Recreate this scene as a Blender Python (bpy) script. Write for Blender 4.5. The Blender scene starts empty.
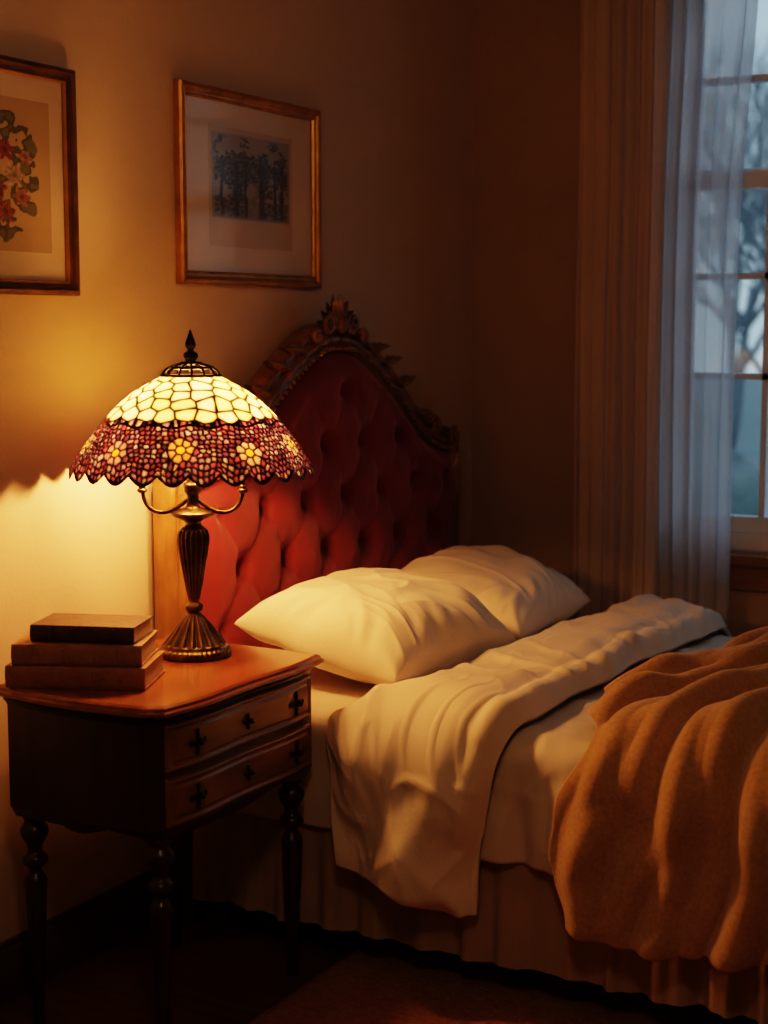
import bpy, bmesh, math, random
import numpy as np
from mathutils import Vector, Matrix, noise, Euler
random.seed(7); rng=np.random.default_rng(5)
scene=bpy.context.scene
COL=scene.collection
def N(x,y,z=0.0): return noise.noise(Vector((x,y,z)))
def lerp(a,b,t): return a+(b-a)*t
def sstep(a,b,x):
    t=max(0.0,min(1.0,(x-a)/(b-a))); return t*t*(3-2*t)
# ---------------------------------------------------------------- materials
def newmat(name):
    m=bpy.data.materials.new(name); m.use_nodes=True
    nt=m.node_tree; nt.nodes.clear()
    out=nt.nodes.new('ShaderNodeOutputMaterial')
    return m,nt,out
def coords(nt,scale=(1,1,1)):
    tc=nt.nodes.new('ShaderNodeTexCoord'); mp=nt.nodes.new('ShaderNodeMapping')
    mp.inputs['Scale'].default_value=scale
    nt.links.new(tc.outputs['Object'],mp.inputs['Vector'])
    return mp.outputs['Vector']
def pmat(name,c1,c2=None,rough=.6,metal=0,nscale=8,stretch=(1,1,1),bump=0,bscale=60,sheen=0,sheentint=None,coat=0,spec=.5,detail=4):
    m,nt,out=newmat(name)
    p=nt.nodes.new('ShaderNodeBsdfPrincipled'); nt.links.new(p.outputs[0],out.inputs[0])
    p.inputs['Roughness'].default_value=rough; p.inputs['Metallic'].default_value=metal
    p.inputs['Specular IOR Level'].default_value=spec
    p.inputs['Coat Weight'].default_value=coat; p.inputs['Coat Roughness'].default_value=.15
    p.inputs['Sheen Weight'].default_value=sheen
    if sheentint: p.inputs['Sheen Tint'].default_value=(*sheentint,1)
    v=coords(nt,stretch)
    n=nt.nodes.new('ShaderNodeTexNoise'); n.inputs['Scale'].default_value=nscale; n.inputs['Detail'].default_value=detail
    nt.links.new(v,n.inputs['Vector'])
    r=nt.nodes.new('ShaderNodeValToRGB'); r.color_ramp.elements[0].position=.3; r.color_ramp.elements[1].position=.7
    r.color_ramp.elements[0].color=(*c1,1); r.color_ramp.elements[1].color=(*(c2 or c1),1)
    nt.links.new(n.outputs['Fac'],r.inputs[0]); nt.links.new(r.outputs[0],p.inputs['Base Color'])
    if bump:
        n2=nt.nodes.new('ShaderNodeTexNoise'); n2.inputs['Scale'].default_value=bscale; n2.inputs['Detail'].default_value=3
        nt.links.new(v,n2.inputs['Vector'])
        b=nt.nodes.new('ShaderNodeBump'); b.inputs['Strength'].default_value=bump; b.inputs['Distance'].default_value=.01
        nt.links.new(n2.outputs['Fac'],b.inputs['Height']); nt.links.new(b.outputs[0],p.inputs['Normal'])
    return m
M={}
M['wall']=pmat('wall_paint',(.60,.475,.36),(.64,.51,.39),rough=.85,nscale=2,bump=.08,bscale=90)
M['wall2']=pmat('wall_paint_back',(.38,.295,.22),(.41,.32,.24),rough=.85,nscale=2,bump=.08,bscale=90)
M['ceil']=pmat('ceiling_paint',(.6,.55,.48),(.62,.57,.5),rough=.9)
M['floor']=pmat('floor_boards',(.06,.022,.012),(.12,.05,.025),rough=.45,nscale=5,stretch=(1,9,1),bump=.1,bscale=12)
M['base']=pmat('baseboard_wood',(.07,.035,.02),(.10,.05,.025),rough=.5,nscale=6,stretch=(1,.3,4))
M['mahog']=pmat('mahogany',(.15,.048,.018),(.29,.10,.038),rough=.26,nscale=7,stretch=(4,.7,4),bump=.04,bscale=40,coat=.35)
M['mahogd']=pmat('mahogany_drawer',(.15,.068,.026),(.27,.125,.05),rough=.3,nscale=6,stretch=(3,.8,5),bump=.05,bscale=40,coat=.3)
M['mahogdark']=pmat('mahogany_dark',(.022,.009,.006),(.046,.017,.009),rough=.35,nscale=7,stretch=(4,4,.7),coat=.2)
M['hbwood']=pmat('carved_walnut',(.15,.070,.026),(.32,.155,.06),rough=.36,nscale=9,stretch=(3,3,1),bump=.15,bscale=35,coat=.2)
M['velvet']=pmat('red_velvet',(.15,.024,.034),(.215,.038,.050),rough=.75,nscale=6,bump=.1,bscale=150,sheen=.45,sheentint=(1,.45,.48),spec=.2)
M['bronze']=pmat('aged_bronze',(.07,.045,.025),(.18,.12,.06),rough=.36,metal=.85,nscale=25,bump=.1,bscale=80)
M['iron']=pmat('dark_metal',(.02,.016,.012),(.05,.04,.03),rough=.4,metal=.8,nscale=30)
M['cotton']=pmat('cream_cotton',(.78,.69,.55),(.82,.73,.59),rough=.85,nscale=5,bump=.12,bscale=220,sheen=.15)
M['duvet']=pmat('duvet_cotton',(.74,.65,.51),(.79,.70,.56),rough=.75,nscale=4,bump=.1,bscale=160,sheen=.2)
M['coverlet']=pmat('coverlet_sateen',(.64,.56,.46),(.70,.62,.51),rough=.55,nscale=4,bump=.08,bscale=160,sheen=.2)
M['skirt']=pmat('skirt_linen',(.38,.28,.185),(.44,.32,.215),rough=.9,nscale=8,bump=.1,bscale=200)
M['throw']=pmat('caramel_fleece',(.41,.255,.12),(.53,.345,.175),rough=.95,nscale=120,bump=.35,bscale=420,sheen=.6,sheentint=(1,.82,.62),spec=.05)
M['rug']=pmat('rug_wool',(.24,.11,.07),(.34,.165,.11),rough=.95,nscale=60,bump=.6,bscale=120,spec=.1)
M['gold']=pmat('gilt_wood',(.42,.21,.06),(.62,.34,.11),rough=.35,metal=.55,nscale=20,bump=.1,bscale=60)
M['goldd']=pmat('dark_gilt',(.09,.045,.02),(.2,.10,.04),rough=.35,metal=.3,nscale=20)
M['mat']=pmat('picture_mat',(.64,.54,.43),(.67,.57,.46),rough=.9,nscale=3)
M['book1']=pmat('book_leather_dark',(.06,.03,.02),(.11,.055,.033),rough=.5,nscale=30,bump=.2,bscale=90)
M['book2']=pmat('book_leather_brown',(.24,.12,.06),(.36,.18,.09),rough=.55,nscale=30,bump=.3,bscale=90)
M['book3']=pmat('book_leather_red',(.24,.10,.055),(.34,.145,.075),rough=.55,nscale=30,bump=.3,bscale=90)
M['page']=pmat('book_pages',(.40,.26,.14),(.55,.38,.22),rough=.9,nscale=20,stretch=(1,1,30))
M['white']=pmat('window_paint',(.78,.81,.83),(.82,.85,.87),rough=.5,nscale=4)
M['sill']=pmat('sill_wood',(.22,.10,.04),(.32,.16,.07),rough=.4,nscale=8,stretch=(1,5,5))
M['bark']=pmat('bark',(.15,.18,.19),(.20,.23,.24),rough=.9,nscale=10)
M['leaf']=pmat('hedge_leaves',(.10,.15,.14),(.22,.28,.26),rough=.9,nscale=6,bump=.5,bscale=12)
M['lawn']=pmat('lawn',(.16,.20,.19),(.24,.28,.26),rough=.95,nscale=3)
M['mattress']=pmat('mattress_ticking',(.6,.55,.48),(.65,.6,.52),rough=.9)
def emat(name,col,s):
    m,nt,out=newmat(name); e=nt.nodes.new('ShaderNodeEmission'); e.inputs[0].default_value=(*col,1); e.inputs[1].default_value=s
    nt.links.new(e.outputs[0],out.inputs[0]); return m
M['bulb']=emat('bulb_glow',(1,.40,.12),275)
M['fillglow']=emat('fill_globe_glow',(1,.60,.33),16)  # glow of the added fill globe, out of view
# stained glass
m,nt,out=newmat('stained_glass')
at=nt.nodes.new('ShaderNodeAttribute'); at.attribute_name='glass'
al=nt.nodes.new('ShaderNodeAttribute'); al.attribute_name='lead'
tr=nt.nodes.new('ShaderNodeBsdfTranslucent'); nt.links.new(at.outputs['Color'],tr.inputs[0])
gl=nt.nodes.new('ShaderNodeBsdfGlossy'); gl.inputs['Roughness'].default_value=.25; gl.inputs[0].default_value=(.8,.8,.8,1)
mx=nt.nodes.new('ShaderNodeMixShader'); mx.inputs[0].default_value=.05
nt.links.new(tr.outputs[0],mx.inputs[1]); nt.links.new(gl.outputs[0],mx.inputs[2])
ld=nt.nodes.new('ShaderNodeBsdfPrincipled'); ld.inputs['Base Color'].default_value=(.03,.02,.015,1); ld.inputs['Metallic'].default_value=.5; ld.inputs['Roughness'].default_value=.5
mx2=nt.nodes.new('ShaderNodeMixShader'); nt.links.new(al.outputs['Fac'],mx2.inputs[0])
nt.links.new(mx.outputs[0],mx2.inputs[1]); nt.links.new(ld.outputs[0],mx2.inputs[2]); nt.links.new(mx2.outputs[0],out.inputs[0])
M['glassy']=m
m,nt,out=newmat('print_paper'); at=nt.nodes.new('ShaderNodeAttribute'); at.attribute_name='glass'
p=nt.nodes.new('ShaderNodeBsdfPrincipled'); p.inputs['Roughness'].default_value=.9
nt.links.new(at.outputs['Color'],p.inputs['Base Color']); nt.links.new(p.outputs[0],out.inputs[0]); M['print']=m
def pane(name,f,r=.04):
    m,nt,out=newmat(name)
    t=nt.nodes.new('ShaderNodeBsdfTransparent'); g=nt.nodes.new('ShaderNodeBsdfGlossy'); g.inputs['Roughness'].default_value=r
    x=nt.nodes.new('ShaderNodeMixShader'); x.inputs[0].default_value=f
    nt.links.new(t.outputs[0],x.inputs[1]); nt.links.new(g.outputs[0],x.inputs[2]); nt.links.new(x.outputs[0],out.inputs[0]); return m
M['pane']=pane('window_glass',.04); M['picglass']=pane('picture_glass',.03,.10)
def sheer(name,col,trans,tl):
    m,nt,out=newmat(name)
    t=nt.nodes.new('ShaderNodeBsdfTransparent')
    d=nt.nodes.new('ShaderNodeBsdfDiffuse'); d.inputs[0].default_value=(*col,1)
    l=nt.nodes.new('ShaderNodeBsdfTranslucent'); l.inputs[0].default_value=(*col,1)
    a=nt.nodes.new('ShaderNodeMixShader'); a.inputs[0].default_value=tl
    nt.links.new(d.outputs[0],a.inputs[1]); nt.links.new(l.outputs[0],a.inputs[2])
    b=nt.nodes.new('ShaderNodeMixShader'); b.inputs[0].default_value=trans
    nt.links.new(a.outputs[0],b.inputs[1]); nt.links.new(t.outputs[0],b.inputs[2]); nt.links.new(b.outputs[0],out.inputs[0]); return m
M['drape']=sheer('drape_voile',(.76,.66,.60),.10,.3)
M['sheer']=sheer('sheer_voile',(.82,.86,.91),.27,.65)
# ---------------------------------------------------------------- mesh helpers
def empty(name,loc):
    e=bpy.data.objects.new(name,None); e.location=loc; e.empty_display_size=.1; COL.objects.link(e); return e
def mk(name,verts,faces,mat,parent=None,smooth=True):
    me=bpy.data.meshes.new(name); me.from_pydata([tuple(v) for v in verts],[],faces); me.update()
    if isinstance(mat,(list,tuple)):
        for q in mat: me.materials.append(q)
    else: me.materials.append(mat)
    o=bpy.data.objects.new(name,me); COL.objects.link(o)
    if smooth: me.polygons.foreach_set('use_smooth',[True]*len(me.polygons))
    if parent:
        o.parent=parent; o.matrix_parent_inverse=Matrix.Translation(-Vector(parent.location))
    return o
def fixn(o):
    bm=bmesh.new(); bm.from_mesh(o.data); bmesh.ops.recalc_face_normals(bm,faces=bm.faces); bm.to_mesh(o.data); bm.free()
def gridf(nu,nv,closeu=False,off=0):
    f=[]
    for i in range(nu if closeu else nu-1):
        i2=(i+1)%nu
        for j in range(nv-1): f.append((off+i*nv+j,off+i2*nv+j,off+i2*nv+j+1,off+i*nv+j+1))
    return f
def sheet(name,nu,nv,fn,mat,parent=None,solid=0,off=-1,sub=False):
    vs=[fn(i/(nu-1),j/(nv-1)) for i in range(nu) for j in range(nv)]
    o=mk(name,vs,gridf(nu,nv),mat,parent)
    if solid:
        s=o.modifiers.new('thick','SOLIDIFY'); s.thickness=solid; s.offset=off
    return o
def box(name,lo,hi,mat,parent=None,bev=.004,seg=2):
    (a,b,c),(d,e,f)=lo,hi
    vs=[(a,b,c),(d,b,c),(d,e,c),(a,e,c),(a,b,f),(d,b,f),(d,e,f),(a,e,f)]
    fs=[(0,3,2,1),(4,5,6,7),(0,1,5,4),(1,2,6,5),(2,3,7,6),(3,0,4,7)]
    o=mk(name,vs,fs,mat,parent,smooth=False)
    if bev:
        m=o.modifiers.new('bev','BEVEL'); m.width=bev; m.segments=seg
    return o
def revolve(name,prof,c,mat,parent=None,n=48,flute=None,mtx=None):
    vs=[]
    for i in range(n):
        t=2*math.pi*i/n
        for k,(r,z) in enumerate(prof):
            rr=r
            if flute:
                amt=flute(z); rr=r*(1+amt[0]*abs(math.cos(amt[1]*t/2))-amt[0]) if amt else r
            p=Vector((rr*math.cos(t),rr*math.sin(t),z))
            if mtx: p=mtx@p
            vs.append((p.x+c[0],p.y+c[1],p.z+c[2]))
    m=len(prof); fs=[(i*m+j,((i+1)%n)*m+j,((i+1)%n)*m+j+1,i*m+j+1) for i in range(n) for j in range(m-1)]
    fs.append(tuple(i*m for i in range(n))[::-1]); fs.append(tuple(i*m+m-1 for i in range(n)))
    o=mk(name,vs,fs,mat,parent); return o
def smoothprof(pts,sub=4):
    out=[]
    P=[pts[0]]+list(pts)+[pts[-1]]
    for i in range(1,len(P)-2):
        for s in range(sub):
            t=s/sub; q=[]
            for k in range(len(pts[0])):
                a,b,c,d=P[i-1][k],P[i][k],P[i+1][k],P[i+2][k]
                q.append(.5*((2*b)+(-a+c)*t+(2*a-5*b+4*c-d)*t*t+(-a+3*b-3*c+d)*t**3))
            out.append(tuple(q))
    out.append(tuple(pts[-1])); return out
def tubegeo(pts,rad,n=10):
    pts=[Vector(p) for p in pts]; vs=[];fs=[]
    up=Vector((0,0,1)); m=len(pts); prev=None
    for i,p in enumerate(pts):
        t=(pts[min(i+1,m-1)]-pts[max(i-1,0)]).normalized()
        if prev is None:
            a=t.cross(up if abs(t.z)<.9 else Vector((1,0,0))).normalized()
        else: a=(prev-t*prev.dot(t)).normalized()
        prev=a; b=t.cross(a)
        r=rad(i/(m-1)) if callable(rad) else rad
        for k in range(n):
            w=2*math.pi*k/n; vs.append(p+a*r*math.cos(w)+b*r*math.sin(w))
    for i in range(m-1):
        for k in range(n): fs.append((i*n+k,i*n+(k+1)%n,(i+1)*n+(k+1)%n,(i+1)*n+k))
    fs.append(tuple(range(n))[::-1]); fs.append(tuple((m-1)*n+k for k in range(n)))
    return vs,fs
def multi(name,geos,mat,parent=None):
    V=[];F=[]
    for vs,fs in geos:
        o=len(V); V+=list(vs); F+=[tuple(o+i for i in f) for f in fs]
    o=mk(name,V,F,mat,parent); fixn(o); return o
def ellip(c,r,axis=None,n=12):
    vs=[];fs=[]
    for i in range(n):
        t=2*math.pi*i/n
        for j in range(n//2+1):
            p=math.pi*j/(n//2)
            q=Vector((r[0]*math.sin(p)*math.cos(t),r[1]*math.sin(p)*math.sin(t),r[2]*math.cos(p)))
            if axis: q=axis@q
            vs.append(q+Vector(c))
    m=n//2+1
    for i in range(n):
        for j in range(m-1): fs.append((i*m+j,((i+1)%n)*m+j,((i+1)%n)*m+j+1,i*m+j+1))
    return vs,fs
# ---------------------------------------------------------------- room
YB=4.47; XR=4.2; Y0=-1.6; ZC=2.75
box('floor',(-.1,Y0-.1,-.1),(XR+.1,YB+.1,0),M['floor'],bev=0)
box('ceiling',(-.1,Y0-.1,ZC),(XR+.1,YB+.1,ZC+.1),M['ceil'],bev=0)
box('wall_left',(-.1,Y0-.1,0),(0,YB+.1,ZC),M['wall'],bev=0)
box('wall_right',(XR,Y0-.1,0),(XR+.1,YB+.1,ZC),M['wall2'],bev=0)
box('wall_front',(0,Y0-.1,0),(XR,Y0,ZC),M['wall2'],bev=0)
WX0,WX1,WZ0,WZ1=.62,1.62,.72,2.45
def boxgeo(lo,hi):
    (a,b,c),(d,e,f)=lo,hi
    return ([Vector(v) for v in [(a,b,c),(d,b,c),(d,e,c),(a,e,c),(a,b,f),(d,b,f),(d,e,f),(a,e,f)]],[(0,3,2,1),(4,5,6,7),(0,1,5,4),(1,2,6,5),(2,3,7,6),(3,0,4,7)])
def boxes(name,l,mat,parent=None,bev=0):
    V=[];F=[]
    for lo,hi in l:
        v,f=boxgeo(lo,hi); o=len(V); V+=v; F+=[tuple(o+i for i in q) for q in f]
    ob=mk(name,V,F,mat,parent,smooth=False)
    if bev: 
        m=ob.modifiers.new('b','BEVEL'); m.width=bev; m.segments=2
    return ob
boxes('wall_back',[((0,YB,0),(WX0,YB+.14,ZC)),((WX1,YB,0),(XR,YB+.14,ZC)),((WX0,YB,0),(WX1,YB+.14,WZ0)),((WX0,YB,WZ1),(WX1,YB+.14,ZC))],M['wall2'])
boxes('baseboard_left',[((0,Y0,0),(.016,YB,.11)),((0,Y0,.11),(.010,YB,.125))],M['base'],bev=.002)
boxes('baseboard_back',[((.016,YB-.016,0),(XR,YB,.11)),((.016,YB-.010,.11),(XR,YB,.125))],M['base'],bev=.002)
# window
win=empty('window_1',((WX0+WX1)/2,YB,WZ0))
ya,yb=YB+.05,YB+.09
fr=[((WX0,ya-.02,WZ0),(WX0+.045,yb+.02,WZ1)),((WX1-.045,ya-.02,WZ0),(WX1,yb+.02,WZ1)),((WX0,ya-.02,WZ1-.045),(WX1,yb+.02,WZ1)),((WX0,ya-.02,WZ0),(WX1,yb+.02,WZ0+.05))]
boxes('jamb',fr,M['white'],win,bev=.003)
x0,x1=WX0+.045,WX1-.045
boxes('lower_sash',[((x0,ya,WZ0+.05),(x1,ya+.03,WZ0+.10)),((x0,ya,1.77),(x1,ya+.03,1.82)),((x0,ya,.77),(x0+.035,ya+.03,1.8)),((x1-.035,ya,.77),(x1,ya+.03,1.8))],M['white'],win,bev=.003)
boxes('upper_sash',[((x0,ya+.03,WZ1-.09),(x1,ya+.055,WZ1-.045)),((x0,ya+.03,1.79),(x1,ya+.055,1.83)),((x0,ya+.03,1.8),(x0+.035,ya+.055,WZ1)),((x1-.035,ya+.03,1.8),(x1,ya+.055,WZ1))],M['white'],win,bev=.003)
boxes('muntins',[((x-.009,ya+.005,.8),(x+.009,ya+.05,WZ1-.06)) for x in (.92,1.25)]+[((x0,ya+.005,z-.009),(x1,ya+.05,z+.009)) for z in (1.23,1.52,2.08)],M['white'],win)
boxes('panes',[((x0,ya+.012,WZ0+.08),(x1,ya+.014,1.8)),((x0,ya+.042,1.8),(x1,ya+.044,WZ1-.06))],M['pane'],win)
boxes('inner_casing',[((WX0-.07,YB-.018,WZ0-.02),(WX0,YB,WZ1+.07)),((WX1,YB-.018,WZ0-.02),(WX1+.07,YB,WZ1+.07)),((WX0-.07,YB-.018,WZ1),(WX1+.07,YB,WZ1+.07))],M['sill'],win,bev=.004)
boxes('sill_board',[((WX0-.09,YB-.045,WZ0-.035),(WX1+.09,YB+.03,WZ0-.003)),((WX0-.06,YB-.02,WZ0-.11),(WX1+.06,YB,WZ0-.035))],M['sill'],win,bev=.004)
# ---------------------------------------------------------------- curtains
def curtain(name,xa,xb,yc,nf,amp,mat,seed,flare=0,z1=2.6,z0=.02):
    def f(u,v):
        z=lerp(z0,z1,v)
        uu=u+.012*N(u*4,v*2.5,seed)
        a=amp*(.75+.5*N(u*3,v*1.2,seed+5))
        ph=2*math.pi*nf*uu+1.6*N(u*5,v*.6,seed+9)
        y=yc+a*math.sin(ph)+.3*a*math.sin(2.3*ph+1)
        x=lerp(xa,xb,u)+.008*math.cos(ph)+flare*u*sstep(1.5,2.5,z)+.01*N(v*3,seed,u)
        return (x,y,z)
    return sheet(name,360,70,f,mat)
curtain('curtain',.385,.655,4.365,6,.022,M['drape'],3)
curtain('curtain',.60,.865,4.385,6,.020,M['sheer'],13,flare=.045)
rod=empty('curtain_rod',(1.1,4.37,2.62))
multi('rod_bar',[tubegeo([(.25,4.37,2.625),(2.0,4.37,2.625)],.012),ellip((.24,4.37,2.625),(.03,.025,.025)),ellip((2.01,4.37,2.625),(.03,.025,.025))],M['iron'],rod)
boxes('rod_brackets',[((.33,4.37,2.60),(.35,YB,2.615)),((1.9,4.37,2.60),(1.92,YB,2.615))],M['iron'],rod)
# ---------------------------------------------------------------- outside
box('ground_outside',(-30,YB+.6,-.7),(30,60,-.6),M['lawn'],bev=0)
def bush(name,c,r):
    vs,fs=ellip((0,0,0),(r,r*.8,r*.9),n=40)
    vs=[v*(1+.25*N(v.x*2,v.y*2,v.z*2+c[0])+.10*N(v.x*7,v.y*7,v.z*7)) for v in vs]
    return mk(name,[v+Vector(c) for v in vs],fs,M['leaf'])
for c,r in (((1.0,11,-.15),1.2),((-1.8,11,-.25),1.15),((3.6,11,-.1),1.2),((-4.6,11,0),1.3)): bush('shrub',c,r)
def tree(name,base,h,seed):
    rnd=random.Random(seed); G=[]
    def br(p,d,l,r,depth):
        pts=[p]; q=p.copy(); dd=d.copy()
        for k in range(4):
            dd=(dd+Vector((rnd.uniform(-.15,.15),rnd.uniform(-.15,.15),rnd.uniform(-.02,.12)))).normalized()
            q=q+dd*l/4; pts.append(q.copy())
        G.append(tubegeo(pts,lambda t:r*(1-.45*t),5))
        if depth>0:
            for k in range(4):
                s=pts[rnd.choice((2,3,4))]
                nd=(dd+Vector((rnd.uniform(-.9,.9),rnd.uniform(-.9,.9),rnd.uniform(-.1,.6)))).normalized()
                br(s,nd,l*.68,r*.5,depth-1)
    br(Vector(base),Vector((0,0,1)),h,h*.04,5)
    return multi(name,G,M['bark'])
tree('bare_tree',(-2.0,16.5,-.6),2.0,1); tree('bare_tree',(-5.0,23.5,-.6),2.6,2); tree('bare_tree',(-7.5,32,-.6),3.4,3)
# ---------------------------------------------------------------- bed
BY0,BY1,BX1=2.785,4.20,2.08; YC=3.505
bed=empty('bed',(1.1,YC,0))
tk=[0,.12,.25,.42,.60,.75,.85,.93,.975,1.0]; zk=[1.385,1.375,1.335,1.262,1.165,1.108,1.088,1.078,1.058,1.02]
sp=smoothprof(list(zip(tk,zk)),6); SX=[a for a,b in sp]; SZ=[b for a,b in sp]
HW=.71
def ztop(y,hw=HW): return float(np.interp(min(1,abs(y-YC)/hw),SX,SZ))
outer=[]
for z in np.linspace(.0,1.0,24): outer.append((YC-HW,z))
for t in np.linspace(-1,1,121): outer.append((YC+t*HW,ztop(YC+t*HW)))
for z in np.linspace(1.0,.0,24): outer.append((YC+HW,z))
pts=[Vector((a,b)) for a,b in outer]
def offs(d):
    r=[]
    for i,p in enumerate(pts):
        t=(pts[min(i+2,len(pts)-1)]-pts[max(i-2,0)]); t.normalize()
        n=Vector((t.y,-t.x)); r.append(p+n*d)
    return r
prof=[(0.0,.030),(0.0,.075),(.004,.085),(.010,.088),(.016,.084),(.020,.078),(.028,.082),(.036,.092),(.044,.096),(.052,.092),(.058,.082),(.062,.080),(.067,.085),(.072,.082),(.075,.070),(.075,.03)]
prof=[(a*.95,b) for a,b in prof]
V=[];
rings=[offs(d) for d,_ in prof]
npf=len(prof)
for i in range(len(pts)):
    for k,(d,h) in enumerate(prof):
        q=rings[k][i]; s=0
        if 4<=k<=10: s=.0035*math.sin(i*1.25+.6*k)
        V.append((h+s,q.x,q.y))
F=gridf(len(pts),npf)
o=mk('headboard_frame',V,F,M['hbwood'],bed); fixn(o)
bk=[(YC-HW+.03,.25)]+[(YC+t*(HW-.03),ztop(YC+t*HW)-.03) for t in np.linspace(-1,1,41)]+[(YC+HW-.03,.25)]
nb=len(bk); V=[(.03,a,b) for a,b in bk]+[(.055,a,b) for a,b in bk]
F=[tuple(range(nb)),tuple(range(2*nb-1,nb-1,-1))]+[(i,(i+1)%nb,nb+(i+1)%nb,nb+i) for i in range(nb)]
mk('headboard_back',V,F,M['hbwood'],bed,smooth=False)
def zin(y): 
    return ztop(YC+(y-YC)*1.03)-.062
HI=HW-.062
DY,DZ=.19,.27
def tuft(y,z):
    Y=(y-YC)/DY; Z=(z-.945)/DZ
    p=Y+Z; q=Y-Z
    s=abs(math.sin(math.pi*p))*abs(math.sin(math.pi*q))
    h=.010*(s**.55)
    pr,qr=round(p),round(q); by=YC+DY*(pr+qr)/2; bz=.945+DZ*(pr-qr)/2
    d=math.hypot(y-by,z-bz)
    dim=.020*math.exp(-(d/.038)**2)+.032*math.exp(-(d/.019)**2)
    return h,dim,by,bz
def velv(u,v):
    y=lerp(YC-HI,YC+HI,u); zt=zin(y); z=lerp(.45,zt,v)
    h,dim,_,_=tuft(y,z)
    e=min(y-(YC-HI),(YC+HI)-y,zt-z)
    ed=sstep(0,.07,e); inn=sstep(.04,.14,e)
    x=.066+.054*ed**.6+inn*(h-dim-.002)+.005*N(y*10,z*10,3)*inn+.003*N(y*24,z*24,3)*inn
    return (x,y,z)
o=sheet('velvet_panel',360,230,velv,M['velvet'],bed)
G=[]
for a in range(-5,6):
    for b in range(-5,6):
        y=YC+DY*(a+b)/2; z=.945+DZ*(a-b)/2
        if .5<z and abs(y-YC)<HI-.09 and z<zin(y)-.09:
            G.append(ellip((.071,y,z),(.006,.009,.009)))
multi('velvet_buttons',G,M['velvet'],bed)
G=[]
def leaf(y,z,ang,L,W,T=.014,x=.09):
    R=Matrix.Rotation(ang,3,'X')
    n=14; vs=[];fs=[]
    for i in range(n+1):
        t=i/n; w=W*math.sin(math.pi*min(1,t*.9+.08))**.8*(1-.35*t)*(1+.15*math.cos(t*22)); 
        for k in range(9):
            s=k/8*2-1
            xx=T*(1-s*s)*math.sin(math.pi*(t*.8+.2))+.006*(1-abs(s))+.010*t*t
            vs.append(R@Vector((xx,w*s,L*t))+Vector((x,y,z)))
    fs=gridf(n+1,9)
    o=len(vs); vs2=[v.copy() for v in vs]
    for v in vs2: v.x=x-.012
    fs2=[tuple(o+i for i in f[::-1]) for f in fs]
    return vs+vs2,fs+fs2
def scroll(y,z,r,sgn,turns=1.6,x=.094,rad=.009,rot=0):
    p=[]
    n=50
    for i in range(n):
        t=i/(n-1); a=rot+turns*2*math.pi*t; rr=r*(1-t*.85)
        p.append((x+.012*t,y+sgn*rr*math.cos(a),z+rr*math.sin(a)))
    return tubegeo(p,lambda t:rad*(1-.45*t),8)
zc=ztop(YC)
for a,L,W in ((0,.085,.019),(.45,.075,.017),(-.45,.075,.017),(.95,.075,.016),(-.95,.075,.016),(1.4,.085,.015),(-1.4,.085,.015)):
    G.append(leaf(YC,zc-.012,a,L,W,x=.085))
G.append(ellip((.10,YC,zc-.005),(.018,.02,.024)))
for s in (-1,1):
    G.append(scroll(YC+s*.06,zc+.0,.026,s,rot=math.pi*.9))
    G.append(scroll(YC+s*.115,ztop(YC+.115)-.015,.018,-s,rot=.2))
    for yy,an,L in ((.16,1.15,.10),(.24,1.0,.09),(.33,.9,.085),(.44,1.2,.08)):
        G.append(leaf(YC+s*yy,ztop(YC+yy)-.028,-s*an-s*.35,L,.016,x=.086))
    G.append(scroll(YC+s*.53,ztop(YC+.53)-.02,.028,-s,rot=.3))
    G.append(scroll(YC+s*.655,ztop(YC+.655)-.028,.026,s,rot=1.2))
    G.append(leaf(YC+s*.675,1.0,math.pi,.14,.018,x=.088))
for t in np.linspace(-.97,.97,70):
    y=YC+t*HI; G.append(ellip((.098,y,zin(y)-.001),(.006,.007,.007),n=8))
o=multi('carved_ornament',G,M['hbwood'],bed)
ZM=.563
box('box_spring',(.115,BY0+.05,.17),(BX1-.03,BY1-.05,.34),M['mattress'],bed,bev=.02,seg=4)
box('mattress',(.12,BY0+.035,.345),(BX1-.02,BY1-.035,ZM-.035),M['mattress'],bed,bev=.05,seg=6)
boxes('bed_legs',[((x-.03,y-.03,0),(x+.03,y+.03,.17)) for x in (.2,1.1,1.95) for y in (BY0+.12,BY1-.12)],M['mahogdark'],bed,bev=.004)
def skirtpath(u):
    L1=BX1-.14; L2=BY1-BY0-.02; L=L1+L2+L1; s=u*L
    if s<L1: return (.13+s,BY0+.012,0,-1,s)
    if s<L1+L2: return (BX1-.01,BY0+.012+(s-L1),1,0,s)
    return (BX1-.01-(s-L1-L2),BY1-.012,0,1,s)
def skf(u,v):
    x,y,nx,ny,s=skirtpath(u); z=lerp(.36,.085,v)+.008*N(s*5,v,4)
    a=(.004+.010*v)*(.8+.8*N(s*3,0,2))
    ph=s/.11*2*math.pi+4*N(s*4,0,1)
    w=a*(math.sin(ph)+.35*math.sin(2.3*ph+.7))+.010*v
    return (x+nx*w,y+ny*w,z)
sheet('bed_skirt',900,16,skf,M['skirt'],bed)
def drape(a,b,zt,R,x1,y0,y1):
    ox=max(0,a-x1); oy=0
    if b<y0: oy=b-y0
    elif b>y1: oy=b-y1
    o=math.hypot(ox,oy)
    cx=min(a,x1); cy=min(max(b,y0),y1)
    zt-=.030*sstep(3.4,4.2,b)
    if o<1e-6: return Vector((cx,cy,zt)),Vector((0,0,1)),0
    d=Vector((ox/o,oy/o,0)); ang=min(o/R,math.pi/2)
    drop=R*(1-math.cos(ang))+max(0,o-R*math.pi/2)
    return Vector((cx,cy,zt-drop))+d*R*math.sin(ang), d*math.sin(ang)+Vector((0,0,math.cos(ang))), drop
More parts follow.
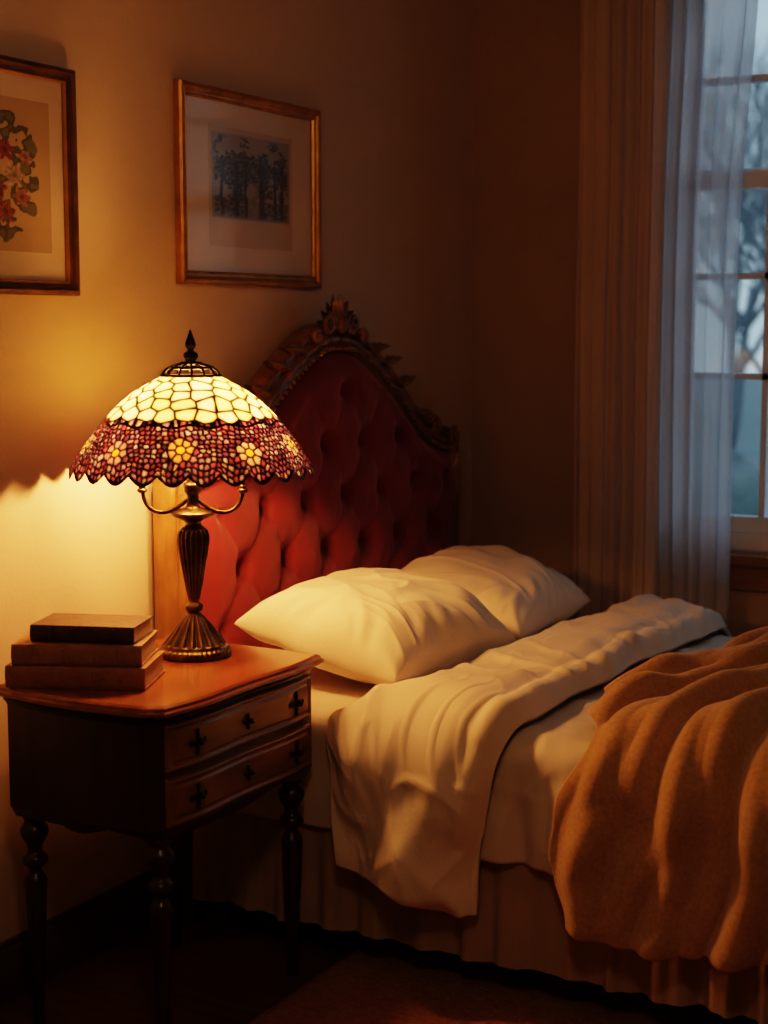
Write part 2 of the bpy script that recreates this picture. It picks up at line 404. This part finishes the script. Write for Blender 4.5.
def ridge(x,y,z,p=4):
    return math.sqrt(max(0,1-abs(N(x,y,z))*2.6)**2+.003)**p
def crease(a,b,s,k=1.0):
    wa=a+.05*N(a*5,b*5,s); wb=b+.05*N(a*5,b*5,s+3)
    w=0
    for ang,fa,fb,am,sd in ((.5,9,3.2,.0075,1),(-.35,11,3.4,.006,5),(1.2,9,3,.006,9),(.05,17,6,.0025,13)):
        c=wa*math.cos(ang)+wb*math.sin(ang); d=-wa*math.sin(ang)+wb*math.cos(ang)
        mask=sstep(-.25,.35,N(a*3.1,b*3.1,s+sd*2))
        w+=am*mask*ridge(c*fa,d*fb,s+sd,2.2)
    return w*k
R1=.06
def cover(u,v):
    a=lerp(.13,BX1+.26,u); b=lerp(BY0-.235,BY1+.20,v)
    p,n,dr=drape(a,b,ZM,R1,BX1-R1,BY0+R1-.005,BY1-R1)
    h=.005*N(a*5,b*5,1)+.004*N(a*14,b*9,2)
    k=sstep(.03,.2,dr)*sstep(.5,.62,a)
    if a>.6: h+=crease(a,b,31,.6)
    t=a if b<BY0+.1 or b>BY1-.1 else b
    h+=k*(.012*math.sin(t*38+3*N(t*4,dr*2,3))+.006*math.sin(t*85+2*N(t*7,dr*3,9)))+.010*k
    return p+n*h
sheet('coverlet',380,280,cover,M['coverlet'],None,solid=.006)
# duvet band lying across the bed, falling over the near side
def duv(u,v):
    b=lerp(BY0-.35,BY1+.12,v)
    side=sstep(BY0+.1,BY0-.30,b); s0=sstep(BY0+.10,BY0-.02,b)
    aL=.60+.015*N(b*4,0,5)-.11*s0+.06*side
    aR=.925+.014*N(b*5,1,5)-.065*side
    a=lerp(aL,aR,u)
    if b<BY0:
        sc=lerp(.86,1.04,u**1.1)+.02*math.sin(u*9)
        b=BY0+(b-BY0)*sc
    p,n,dr=drape(a,b,ZM+.010,.085,BX1,BY0+.06,BY1-.06)
    e=min(u,1-u)*(aR-aL); puff=.052*sstep(0,.10,e)*sstep(0,.06,b-(BY0-.38))
    roll=.028*math.exp(-((1-u)*(aR-aL)-.03)**2/.024**2)*(1+.5*N(b*14,0,7))
    k=sstep(.02,.25,dr)
    h=puff+roll*(1-.6*k)+(crease(a,b,2,1.5)+.016*N(a*4,b*4,9)+.006*N(a*11,b*8,19))*sstep(0,.03,e)
    h+=k*(.020*math.sin((a+.45*dr)*22+2.5*N(a*3,dr*2,6))+.007*math.sin((a-.3*dr)*42+3*N(a*4,dr*3,2))+.012)
    q=p+n*max(h,.0)
    return q
sheet('duvet',230,560,duv,M['duvet'],None,solid=.012,off=1)
# throw blanket
def thr(u,v):
    b=lerp(BY0-.38,3.95,v)
    side=sstep(BY0+.15,BY0-.36,b)
    aL=1.045+.035*math.sin(b*5+1)*(1-side)+.05*math.exp(-((b-(BY0-.02))/.08)**2)-.02*side+.07*sstep(BY0-.2,BY0-.4,b)+.018*N(b*9,0,3)+.12*sstep(2.95,3.5,b)
    a=lerp(aL,2.34,u)
    if b<BY0: b=BY0+(b-BY0)*(1+.03*math.sin(u*14))
    p,n,dr=drape(a,b,ZM+.035,.10,BX1-.02,BY0+.05,BY1)
    bb=b-2.75
    w=(a-1.0)-.42*bb-.18*bb*bb+.06*N(a*2.2,b*2.2,1)
    m=.6+.7*N(a*2.5,b*2.5,8)
    s1=.5+.5*math.sin(2*math.pi*w/.150+1.5*N(a*3,b*2,4))
    s2=.5+.5*math.sin(2*math.pi*(w+.14*bb)/.071+2.4*N(a*3.5,b*3,14))
    s3=.5+.5*math.sin(2*math.pi*(w-.25*bb)/.11+2.5*N(a*3,b*3,24))
    h=.054*max(.15,m)*s1**1.3+.024*s2**1.5*(.4+.6*m)+.018*s3**2*(1.2-m)+.012*N(a*9,b*9,5)
    h+=.060*math.exp(-((a-1.40)/.16)**2-((b-3.30)/.35)**2)
    e=min(a-aL,.06)/.06; e2=min(max(0,(b-(BY0-.42))/.05),1)
    h=.008+h*(.25+.75*math.sin(e*math.pi/2))*(.5+.5*e2)
    return p+n*h
sheet('throw_blanket',360,380,thr,M['throw'],None,solid=.014,off=1)
# pillows
def pillow(name,c,L,W,T,rot,seed,mat):
    R=Euler(rot).to_matrix(); nu,nv=150,120
    def surf(sgn):
        vs=[]
        for i in range(nu):
            for j in range(nv):
                u=i/(nu-1)*2-1; v=j/(nv-1)*2-1
                x=u*L/2*(1-.07*(1-v*v)*abs(u)**3); y=v*W/2*(1-.09*(1-u*u)*abs(v)**3)
                t=max(0,(1-abs(u)**2.8)*(1-abs(v)**2.8))**.48
                z=sgn*T/2*t*(1.28 if sgn>0 else .70)
                e=1-max(abs(u),abs(v)); a=math.atan2(v,u)
                z+=sgn*t*.016*N(u*2+seed,v*2,sgn)
                if sgn>0: z+=t**.5*(crease(x+seed,y,seed,1.7)+.005*sstep(.5,.05,e)*math.sin(a*18+6*N(u*2,v*2,seed)))
                z+=.006*N(u*3,v*3,seed+9)+ .007*u*u
                p=R@Vector((x,y,z)); vs.append(p+Vector(c))
        return vs
    a=surf(1); b=surf(-1); V=a+b; F=gridf(nu,nv); o=len(a)
    F=F+[tuple(o+i for i in f[::-1]) for f in gridf(nu,nv)]
    ob=mk(name,V,F,mat)
    bm=bmesh.new(); bm.from_mesh(ob.data); bmesh.ops.remove_doubles(bm,verts=bm.verts,dist=.0006); bmesh.ops.recalc_face_normals(bm,faces=bm.faces); bm.to_mesh(ob.data); bm.free()
    for p in ob.data.polygons: p.use_smooth=True
    return ob
D=math.radians
def prot(tilt,yaw):
    return (Matrix.Rotation(yaw,4,'Z')@Matrix.Rotation(tilt,4,'Y')@Matrix.Rotation(D(90),4,'Z')).to_euler()
pillow('pillow',(.425,3.125,.662),.52,.45,.20,prot(D(10),D(-5)),1,M['cotton'])
pillow('pillow',(.365,3.80,.632),.57,.44,.185,prot(D(9),D(4)),4.3,M['cotton'])
# ---------------------------------------------------------------- nightstand
ns=empty('nightstand',(.3,2.48,0))
A0,A1,B0,B1=.10,.497,2.205,2.755
def nsout(inset,n=26,bow=.013):
    P=[]
    x0,x1,y0,y1=A0+inset,A1-inset,B0+inset,B1-inset
    for k in range(n):
        t=k/n; P.append((lerp(x0,x1,t),y0-.022*math.sin(math.pi*t)+.012*sstep(.9,1,t)))
    for k in range(n):
        t=k/n; s=bow*math.sin(math.pi*t)+.005*math.sin(math.pi*3*t)
        P.append((x1+s,lerp(y0+.012*(1-t),y1,t)))
    for k in range(n):
        t=k/n; P.append((lerp(x1,x0,t),y1))
    for k in range(n):
        t=k/n; P.append((x0,lerp(y1,y0,t)))
    return P
def loft(name,levels,mat,parent,zmod=None):
    V=[];n=None
    for li,(ins,z) in enumerate(levels):
        P=nsout(ins); n=len(P)
        for i,(x,y) in enumerate(P):
            V.append((x,y,z+(zmod(i/n,li) if zmod else 0)))
    F=[(l*n+i,l*n+(i+1)%n,(l+1)*n+(i+1)%n,(l+1)*n+i) for l in range(len(levels)-1) for i in range(n)]
    F.append(tuple(range(n))[::-1]); F.append(tuple((len(levels)-1)*n+i for i in range(n)))
    o=mk(name,V,F,mat,parent,smooth=False); fixn(o); return o
TZ=.695
loft('table_top',[(.012,TZ-.026),(.002,TZ-.022),(-.004,TZ-.018),(-.004,TZ-.012),(.0,TZ-.009),(.002,TZ-.004),(.008,TZ)],M['mahog'],ns)
def zm(t,li):
    if li!=0: return 0
    s=(t*4)%1
    return .018*math.sin(2*math.pi*s)**2*(1 if t<.5 else .5)
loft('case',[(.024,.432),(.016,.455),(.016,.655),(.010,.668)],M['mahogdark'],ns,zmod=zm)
def frontx(t,off): return (A1-.016)+.013*math.sin(math.pi*t)+.005*math.sin(math.pi*3*t)+off
def drawer(name,z0,z1):
    ya,yb=B0+.030,B1-.030
    def f(u,v):
        t=((lerp(ya,yb,u))-(B0+.016))/(B1-B0-.032)
        e=min(u*(yb-ya),(1-u)*(yb-ya),v*(z1-z0),(1-v)*(z1-z0))
        h=.010*sstep(0,.004,e)-.005*sstep(.008,.011,e)+.004*sstep(.016,.020,e)-.002
        return (frontx(t,h),lerp(ya,yb,u),lerp(z0,z1,v))
    return sheet(name,220,60,f,M['mahogd'],ns)
drawer('drawer_upper',.566,.657); drawer('drawer_lower',.462,.554)
G=[]
for zc_ in (.611,.508):
    for k,yy in enumerate((B0+.105,(B0+B1)/2,B1-.105)):
        t=(yy-(B0+.022))/(B1-B0-.044); x=frontx(t,.010); s=1.0 if k!=1 else .6
        for a in range(4):
            R=Matrix.Rotation(a*math.pi/2,3,'X')
            G.append(ellip(Vector((x,yy,zc_))+R@Vector((0,0,.013*s)),(.003,.0045*s,.011*s),R,n=10))
            G.append(ellip(Vector((x,yy,zc_))+R@Vector((0,0,.022*s)),(.003,.006*s,.004*s),R,n=8))
        G.append(ellip((x+.006,yy,zc_),(.009,.006*s,.006*s),n=10))
multi('drawer_pulls',G,M['iron'],ns)
lp=smoothprof([(.008,0),(.013,.012),(.010,.03),(.012,.06),(.017,.16),(.021,.26),(.022,.30),(.014,.315),(.013,.325),(.024,.335),(.024,.348),(.015,.358),(.016,.372),(.026,.390),(.027,.405),(.018,.42),(.024,.43),(.024,.465)],3)
for i,(x,y) in enumerate(((A1-.045,B0+.05),(A1-.045,B1-.05),(A0+.045,B0+.05),(A0+.045,B1-.05))):
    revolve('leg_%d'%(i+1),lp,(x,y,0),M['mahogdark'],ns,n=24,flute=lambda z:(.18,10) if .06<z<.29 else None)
# books
bks=empty('book_stack',(.22,2.34,TZ))
def book(i,c,L,W,H,ang,cm):
    R=Matrix.Translation(c)@Matrix.Rotation(ang,4,'Z')
    def bx(lo,hi,mat,nm,bev):
        o=box(nm,lo,hi,mat,bks,bev=bev); o.data.transform(R); return o
    t=.003
    bx((-L/2,-W/2,0),(L/2,W/2,t),cm,'book%d_cover_back'%i,.001)
    bx((-L/2,-W/2,H-t),(L/2,W/2,H),cm,'book%d_cover_front'%i,.001)
    vs=[];n=10
    for k in range(n+1):
        a=-math.pi/2+math.pi*k/n
        for s in (-1,1): vs.append(R@Vector((s*L/2,-W/2-.006*math.cos(a)+.002,H/2+H/2*math.sin(a))))
    fs=[(2*k,2*k+1,2*k+3,2*k+2) for k in range(n)]+[tuple(2*k for k in range(n+1)),tuple(2*k+1 for k in range(n,-1,-1))]
    o=mk('book%d_spine'%i,vs,fs,cm,bks,smooth=False)
    bx((-L/2+.004,-W/2+.004,t),(L/2-.004,W/2-.004,H-t),M['page'],'book%d_pages'%i,0)
    for q in (-.3,-.1,.12,.3):
        bx((q*L-.0025,-W/2-.0062,H*.15),(q*L+.0025,-W/2+.002,H*.85),cm,'book%d_band'%i,.001)
A_=D(24)
book(1,(.228,2.325,TZ+.0005),.270,.165,.042,A_,M['book3'])
book(2,(.226,2.327,TZ+.0435),.250,.155,.040,A_+D(2),M['book2'])
book(3,(.236,2.335,TZ+.0845),.205,.125,.032,A_-D(3),M['book1'])
# ---------------------------------------------------------------- lamp
LX,LY=.275,2.612
lamp=empty('table_lamp',(LX,LY,TZ)); LZ=TZ+.0008
prof=smoothprof([(.074,0),(.078,.006),(.076,.014),(.068,.020),(.066,.026),(.058,.036),(.045,.052),(.034,.066),(.022,.080),(.014,.090),(.019,.097),(.019,.105),(.011,.112),(.013,.122),(.019,.150),(.026,.190),(.032,.225),(.034,.245),(.030,.262),(.019,.272),(.017,.280),(.028,.287),(.042,.293),(.044,.300),(.030,.306),(.014,.312),(.013,.335),(.018,.345),(.018,.360),(.010,.370),(.009,.50),(.004,.56)],4)
revolve('lamp_base',prof,(LX,LY,LZ),M['bronze'],lamp,n=144,flute=lambda z:(.16,18) if (.025<z<.085 or .118<z<.265) else ((.05,40) if .004<z<.02 else None))
rv=Vector((.871,.491,0))
G=[]
for s in (-1,1):
    P=[(.0,.335),(.02,.318),(.045,.303),(.07,.300),(.090,.310),(.101,.33),(.103,.352),(.106,.375)]
    P=smoothprof(P,5)
    G.append(tubegeo([(LX+s*rv.x*a,LY+s*rv.y*a,LZ+z) for a,z in P],.0046,10))
    for zz,rr in ((.345,.011),(.352,.008),(.376,.008),(.386,.005)):
        G.append(ellip((LX+s*rv.x*.104,LY+s*rv.y*.104,LZ+zz),(rr,rr,.006),n=12))
multi('lamp_arms',G,M['bronze'],lamp)
revolve('shade_finial',smoothprof([(.016,1.300),(.010,1.306),(.015,1.314),(.014,1.322),(.006,1.328),(.010,1.335),(.011,1.342),(.006,1.356),(.001,1.370)],4),(LX,LY,0),M['iron'],lamp,n=24)
G=[]
capp=smoothprof([(.060,1.277),(.054,1.287),(.040,1.296),(.024,1.300),(.010,1.304)],3)
for k in range(14):
    t=2*math.pi*k/14
    G.append(tubegeo([(LX+r*math.cos(t),LY+r*math.sin(t),z) for r,z in capp],.0024,6))
for r,z in ((.060,1.277),(.045,1.293),(.020,1.302)):
    G.append(tubegeo([(LX+r*math.cos(a),LY+r*math.sin(a),z) for a in np.linspace(0,2*math.pi,40)],.0034,6))
multi('shade_cap',G,M['iron'],lamp)
G=[];S=[]
for s in (-1,1):
    bx,by=LX+s*rv.x*.055,LY+s*rv.y*.055
    G.append(ellip((bx,by,1.166),(.029,.029,.034),n=24))
    S.append(tubegeo([(bx,by,1.09),(bx,by,1.134)],.014,14)); S.append(tubegeo([(LX,LY,1.075),(bx,by,1.092)],.006,8))
multi('bulbs',G,M['bulb'],lamp); multi('sockets',S,M['bronze'],lamp)
# shade
sp_=smoothprof([(.052,1.279),(.075,1.268),(.123,1.240),(.165,1.203),(.198,1.163),(.226,1.125),(.247,1.087)],12)
sp_=np.array(sp_); seg=np.hypot(*np.diff(sp_,axis=0).T); arc=np.concatenate([[0],np.cumsum(seg)]); AL=arc[-1]
NT,NV=1080,190
S_=np.linspace(0,AL,NV); RR=np.interp(S_,arc,sp_[:,0]); ZZ=np.interp(S_,arc,sp_[:,1])
th=np.linspace(0,2*math.pi,NT,endpoint=False)
def surfp(t,s): return np.array([np.interp(s,arc,sp_[:,0])*math.cos(t),np.interp(s,arc,sp_[:,0])*math.sin(t),np.interp(s,arc,sp_[:,1])])
seeds=[];cols=[];wid=[]
SB=AL*.58
s=.014; row=0
while s<SB:
    r=np.interp(s,arc,sp_[:,0]); n=max(9,int(round(2*math.pi*r/.042)))
    for k in range(n):
        t=2*math.pi*(k+.5*(row%2)+.22*rng.uniform(-1,1))/n
        seeds.append(surfp(t,s+rng.uniform(-.007,.007)))
        c=np.array([.80,.74,.36])*rng.uniform(.72,1.05); c[2]*=rng.uniform(.7,1.3)
        cols.append(c); wid.append(.0068)
    s+=.031; row+=1
NF=10; fl=[]
for k in range(NF):
    t=2*math.pi*(k+.35)/NF; sf=AL*.79+(.006 if k%2 else -.004); r=np.interp(sf,arc,sp_[:,0]); fl.append((t,sf,r))
    seeds.append(surfp(t,sf)); cols.append(np.array([1.0,.45,.08])); wid.append(.004)
    pc=[np.array([.66,.44,.34]),np.array([.56,.30,.32]),np.array([.74,.36,.14])][k%3]
    for j in range(7):
        a=2*math.pi*j/7; seeds.append(surfp(t+.019*math.cos(a)/r,sf+.019*math.sin(a))); cols.append(pc*rng.uniform(.6,.95)); wid.append(.0044)
pal=[(.30,.07,.12),(.30,.12,.19),(.17,.06,.17),(.42,.24,.32),(.19,.05,.08),(.28,.17,.32),(.46,.28,.30),(.09,.045,.09),(.42,.34,.40),(.14,.055,.11)]
s=SB+.006; row=0
while s<AL+.004:
    r=np.interp(s,arc,sp_[:,0]); n=int(2*math.pi*r/.0118)
    for k in range(n):
        t=2*math.pi*(k+.5*(row%2)+.25*rng.uniform(-1,1))/n
        p=surfp(t,s+rng.uniform(-.003,.003)); ok=True
        for (ft,fs_,fr_) in fl:
            if np.linalg.norm(p-surfp(ft,fs_))<.031: ok=False;break
        if ok: seeds.append(p); cols.append(np.array(pal[rng.integers(len(pal))])*rng.uniform(.5,1.1)); wid.append(.0048)
    s+=.0102; row+=1
seeds=np.array(seeds); cols=np.array(cols); wid=np.array(wid)
P=np.stack([np.outer(np.cos(th),RR),np.outer(np.sin(th),RR),np.outer(np.ones(NT),ZZ)],-1).reshape(-1,3)
colv=np.zeros((len(P),3)); lead=np.zeros(len(P))
s2=(seeds**2).sum(1)
for i in range(0,len(P),8000):
    q=P[i:i+8000]; d=(q**2).sum(1)[:,None]+s2[None]-2*q@seeds.T; d=np.sqrt(np.maximum(d,0))
    ix=np.argpartition(d,2,axis=1)[:,:2]; da=np.take_along_axis(d,ix,1); sw=da[:,0]>da[:,1]
    i0=np.where(sw,ix[:,1],ix[:,0]); d0=da.min(1); d1=da.max(1)
    colv[i:i+8000]=cols[i0]; lead[i:i+8000]=np.clip(1.3-(d1-d0)/wid[i0]*.75,0,1)
Sg=np.tile(S_,NT); Tg=np.repeat(th,NV)
band=(Sg>SB)
colv[~band]*=.46; colv[band]*=.36
lead=np.maximum(lead,(np.abs(Sg-SB-.004*np.sin(Tg*15))<.0032)*1.0)
lead=np.maximum(lead,(Sg<.003)*1.0); 
sc=np.abs(np.sin(Tg*13)); fade=np.clip((Sg-AL*.84)/(AL*.16),0,1)
Zs=P[:,2]-.019*sc*fade+.004*fade; rad=1+.012*fade*sc
lead=np.maximum(lead,(Sg>AL-.0050)*1.0)
bul=1+.004*np.clip(lead,0,1)
P2=np.stack([P[:,0]*rad*bul+LX,P[:,1]*rad*bul+LY,Zs],-1)
o=mk('stained_glass_shade',P2.tolist(),gridf(NT,NV,closeu=True),M['glassy'],lamp)
colv=np.clip(colv,0,1)
ca=o.data.color_attributes.new('glass','FLOAT_COLOR','POINT'); ca.data.foreach_set('color',np.concatenate([colv,np.ones((len(P),1))],1).ravel())
la=o.data.attributes.new('lead','FLOAT','POINT'); la.data.foreach_set('value',lead)
# ---------------------------------------------------------------- added fill light: unseen pendant globe that brightens the bed side
fillp=empty('fill_pendant',(1.75,.75,2.35))
multi('fill_globe',[ellip((1.75,.75,2.28),(.13,.13,.13),n=32)],M['fillglow'],fillp)
multi('fill_stem',[tubegeo([(1.75,.75,2.40),(1.75,.75,2.74)],.008,10),tubegeo([(1.75,.75,2.715),(1.75,.75,2.749)],.06,24),tubegeo([(1.75,.75,2.385),(1.75,.75,2.42)],.05,24)],M['bronze'],fillp)
# ---------------------------------------------------------------- pictures
def picture(name,y0,y1,z0,z1,fw,outerm,innerm,art,pr):
    e=empty(name,(0.02,(y0+y1)/2,(z0+z1)/2))
    pf=[(0,.003),(0,.018),(.004,.024),(.010,.026),(.015,.022),(.018,.016),(fw-.006,.014),(fw-.003,.017),(fw,.012),(fw,.004)]
    V=[]
    for cy,cz_ in ((0,0),(1,0),(1,1),(0,1)):
        for d,h in pf: V.append((h,lerp(y0+d,y1-d,cy),lerp(z0+d,z1-d,cz_)))
    n=len(pf); F=[(i*n+j,((i+1)%4)*n+j,((i+1)%4)*n+j+1,i*n+j+1) for i in range(4) for j in range(n-1)]
    o=mk('frame',V,F,[outerm,innerm],e,smooth=False)
    for p in o.data.polygons:
        if (p.index%(n-1))>=n-4: p.material_index=1
    fixn(o)
    box('mat_board',(.004,y0+fw-.004,z0+fw-.004),(.007,y1-fw+.004,z1-fw+.004),M['mat'],e,bev=0)
    py0,py1,pz0,pz1=pr; nu,nv=170,200
    V=[(.0078,lerp(py0,py1,i/(nu-1)),lerp(pz0,pz1,j/(nv-1))) for i in range(nu) for j in range(nv)]
    o=mk('print',V,gridf(nu,nv),M['print'],e)
    cc=[(*art(i/(nu-1),j/(nv-1)),1) for i in range(nu) for j in range(nv)]
    ca=o.data.color_attributes.new('glass','FLOAT_COLOR','POINT'); ca.data.foreach_set('color',np.array(cc).ravel())
    box('glazing',(.0105,y0+fw-.003,z0+fw-.003),(.0115,y1-fw+.003,z1-fw+.003),M['picglass'],e,bev=0)
    return e
def art_trees(u,v):
    paper=(.54,.42,.29)
    if u<.035 or u>.965 or v<.24 or v>.95: return paper
    x=(u-.035)/.93; y=(v-.24)/.71
    sky=(.34,.31,.27); c=sky; ed=min(x,1-x,y,1-y)
    d=0
    if y<.24+.05*N(x*6,1): d=.60+.6*N(x*20,y*30,3)
    fol=N(x*4.5,y*4,7)+.5*N(x*14,y*14,2)+.3*N(x*35,y*35,4)
    env=1.22-abs(y-.56)*1.5-.35*abs(x-.45)
    if y>.2 and fol+env>.62: d=max(d,.75+.6*N(x*30,y*30,9))
    for t,w in ((.12,.02),(.3,.028),(.42,.015),(.62,.03),(.8,.018),(.9,.02)):
        if abs(x-t-.02*N(y*5,t*9))<w and y<.7: d=max(d,.9)
    if .45<x<.58 and y<.45: d*=.45
    d=max(0,min(1,d))*sstep(0,.05,ed)
    dk=(.050,.052,.058); return tuple(lerp(sky[i] if ed>0 else paper[i],dk[i],d) for i in range(3))
FL=[(.42,.74,.10,(.55,.38,.30)),(.60,.66,.085,(.30,.09,.08)),(.45,.56,.11,(.40,.19,.16)),(.68,.50,.10,(.52,.40,.30)),(.52,.40,.10,(.27,.08,.07)),(.74,.36,.08,(.40,.20,.17)),(.38,.36,.08,(.52,.38,.27)),(.60,.26,.09,(.34,.13,.10)),(.78,.62,.06,(.42,.25,.19)),(.5,.85,.05,(.32,.12,.10))]
def art_flow(u,v):
    c=[.48,.36,.23]
    n=N(u*9,v*12,5)+.5*N(u*22,v*22,8)
    if (u-.57)**2/.09+(v-.52)**2/.16<1+.8*n and n>-.05:
        c=[.10,.11,.06] if n<.3 else [.17,.18,.09]
    if abs(u-.55-.06*math.sin(v*9))<.012 and .06<v<.3: c=[.12,.13,.06]
    for x,y,r,col in FL:
        dx,dy=u-x,(v-y)*1.15; d=math.hypot(dx,dy); a=math.atan2(dy,dx)
        rr=r*(.82+.18*math.cos(a*6+x*9))*(1+.25*N(u*30,v*30,x))
        if d<rr:
            k=.55+.5*(d/rr)*(0.6+.4*math.cos(a*12))+.5*N(u*40,v*40,2)
            if d<r*.22: k=.4
            c=[max(0,min(1,q*k)) for q in col]
    return tuple(c)
picture('framed_picture',2.06,2.575,1.440,1.900,.030,M['goldd'],M['gold'],art_flow,(2.175,2.505,1.525,1.825))
picture('framed_picture',2.93,3.535,1.475,1.93,.030,M['gold'],M['gold'],art_trees,(3.055,3.415,1.565,1.845))
# rug
def rugf(u,v):
    return (lerp(.515,2.7,u),lerp(.7,3.35,v),.012+.003*N(u*60,v*60,1))
sheet('area_rug',120,140,rugf,M['rug'],None,solid=.0105)
# ---------------------------------------------------------------- world / camera
w=bpy.data.worlds.new('dusk'); scene.world=w; w.use_nodes=True; nt=w.node_tree; nt.nodes.clear()
out=nt.nodes.new('ShaderNodeOutputWorld'); bg=nt.nodes.new('ShaderNodeBackground')
tc=nt.nodes.new('ShaderNodeTexCoord'); sx=nt.nodes.new('ShaderNodeSeparateXYZ'); rp=nt.nodes.new('ShaderNodeValToRGB')
nt.links.new(tc.outputs['Generated'],sx.inputs[0]); nt.links.new(sx.outputs['Z'],rp.inputs[0])
rp.color_ramp.elements[0].position=0; rp.color_ramp.elements[0].color=(.36,.50,.58,1)
rp.color_ramp.elements[1].position=.6; rp.color_ramp.elements[1].color=(.30,.46,.64,1)
nt.links.new(rp.outputs[0],bg.inputs[0]); bg.inputs[1].default_value=.72; nt.links.new(bg.outputs[0],out.inputs[0])
pl=bpy.data.lights.new('window_portal','AREA'); pl.shape='RECTANGLE'; pl.size=WX1-WX0; pl.size_y=WZ1-WZ0; pl.cycles.is_portal=True
po=bpy.data.objects.new('window_portal',pl); po.location=((WX0+WX1)/2,YB+.13,(WZ0+WZ1)/2); po.rotation_euler=(D(-90),0,0); COL.objects.link(po)
cam=bpy.data.cameras.new('camera'); co=bpy.data.objects.new('camera',cam); COL.objects.link(co)
co.location=(2.2,0,1.38); co.rotation_euler=(D(90-6.8),0,D(29.4))
cam.sensor_fit='VERTICAL'; cam.sensor_height=36; cam.lens=1570/1024*36; cam.clip_start=.05
cam.dof.use_dof=True; cam.dof.focus_distance=3.35; cam.dof.aperture_fstop=2.8
scene.camera=co
scene.view_settings.view_transform='Filmic'; scene.view_settings.look='High Contrast'; scene.view_settings.exposure=.8
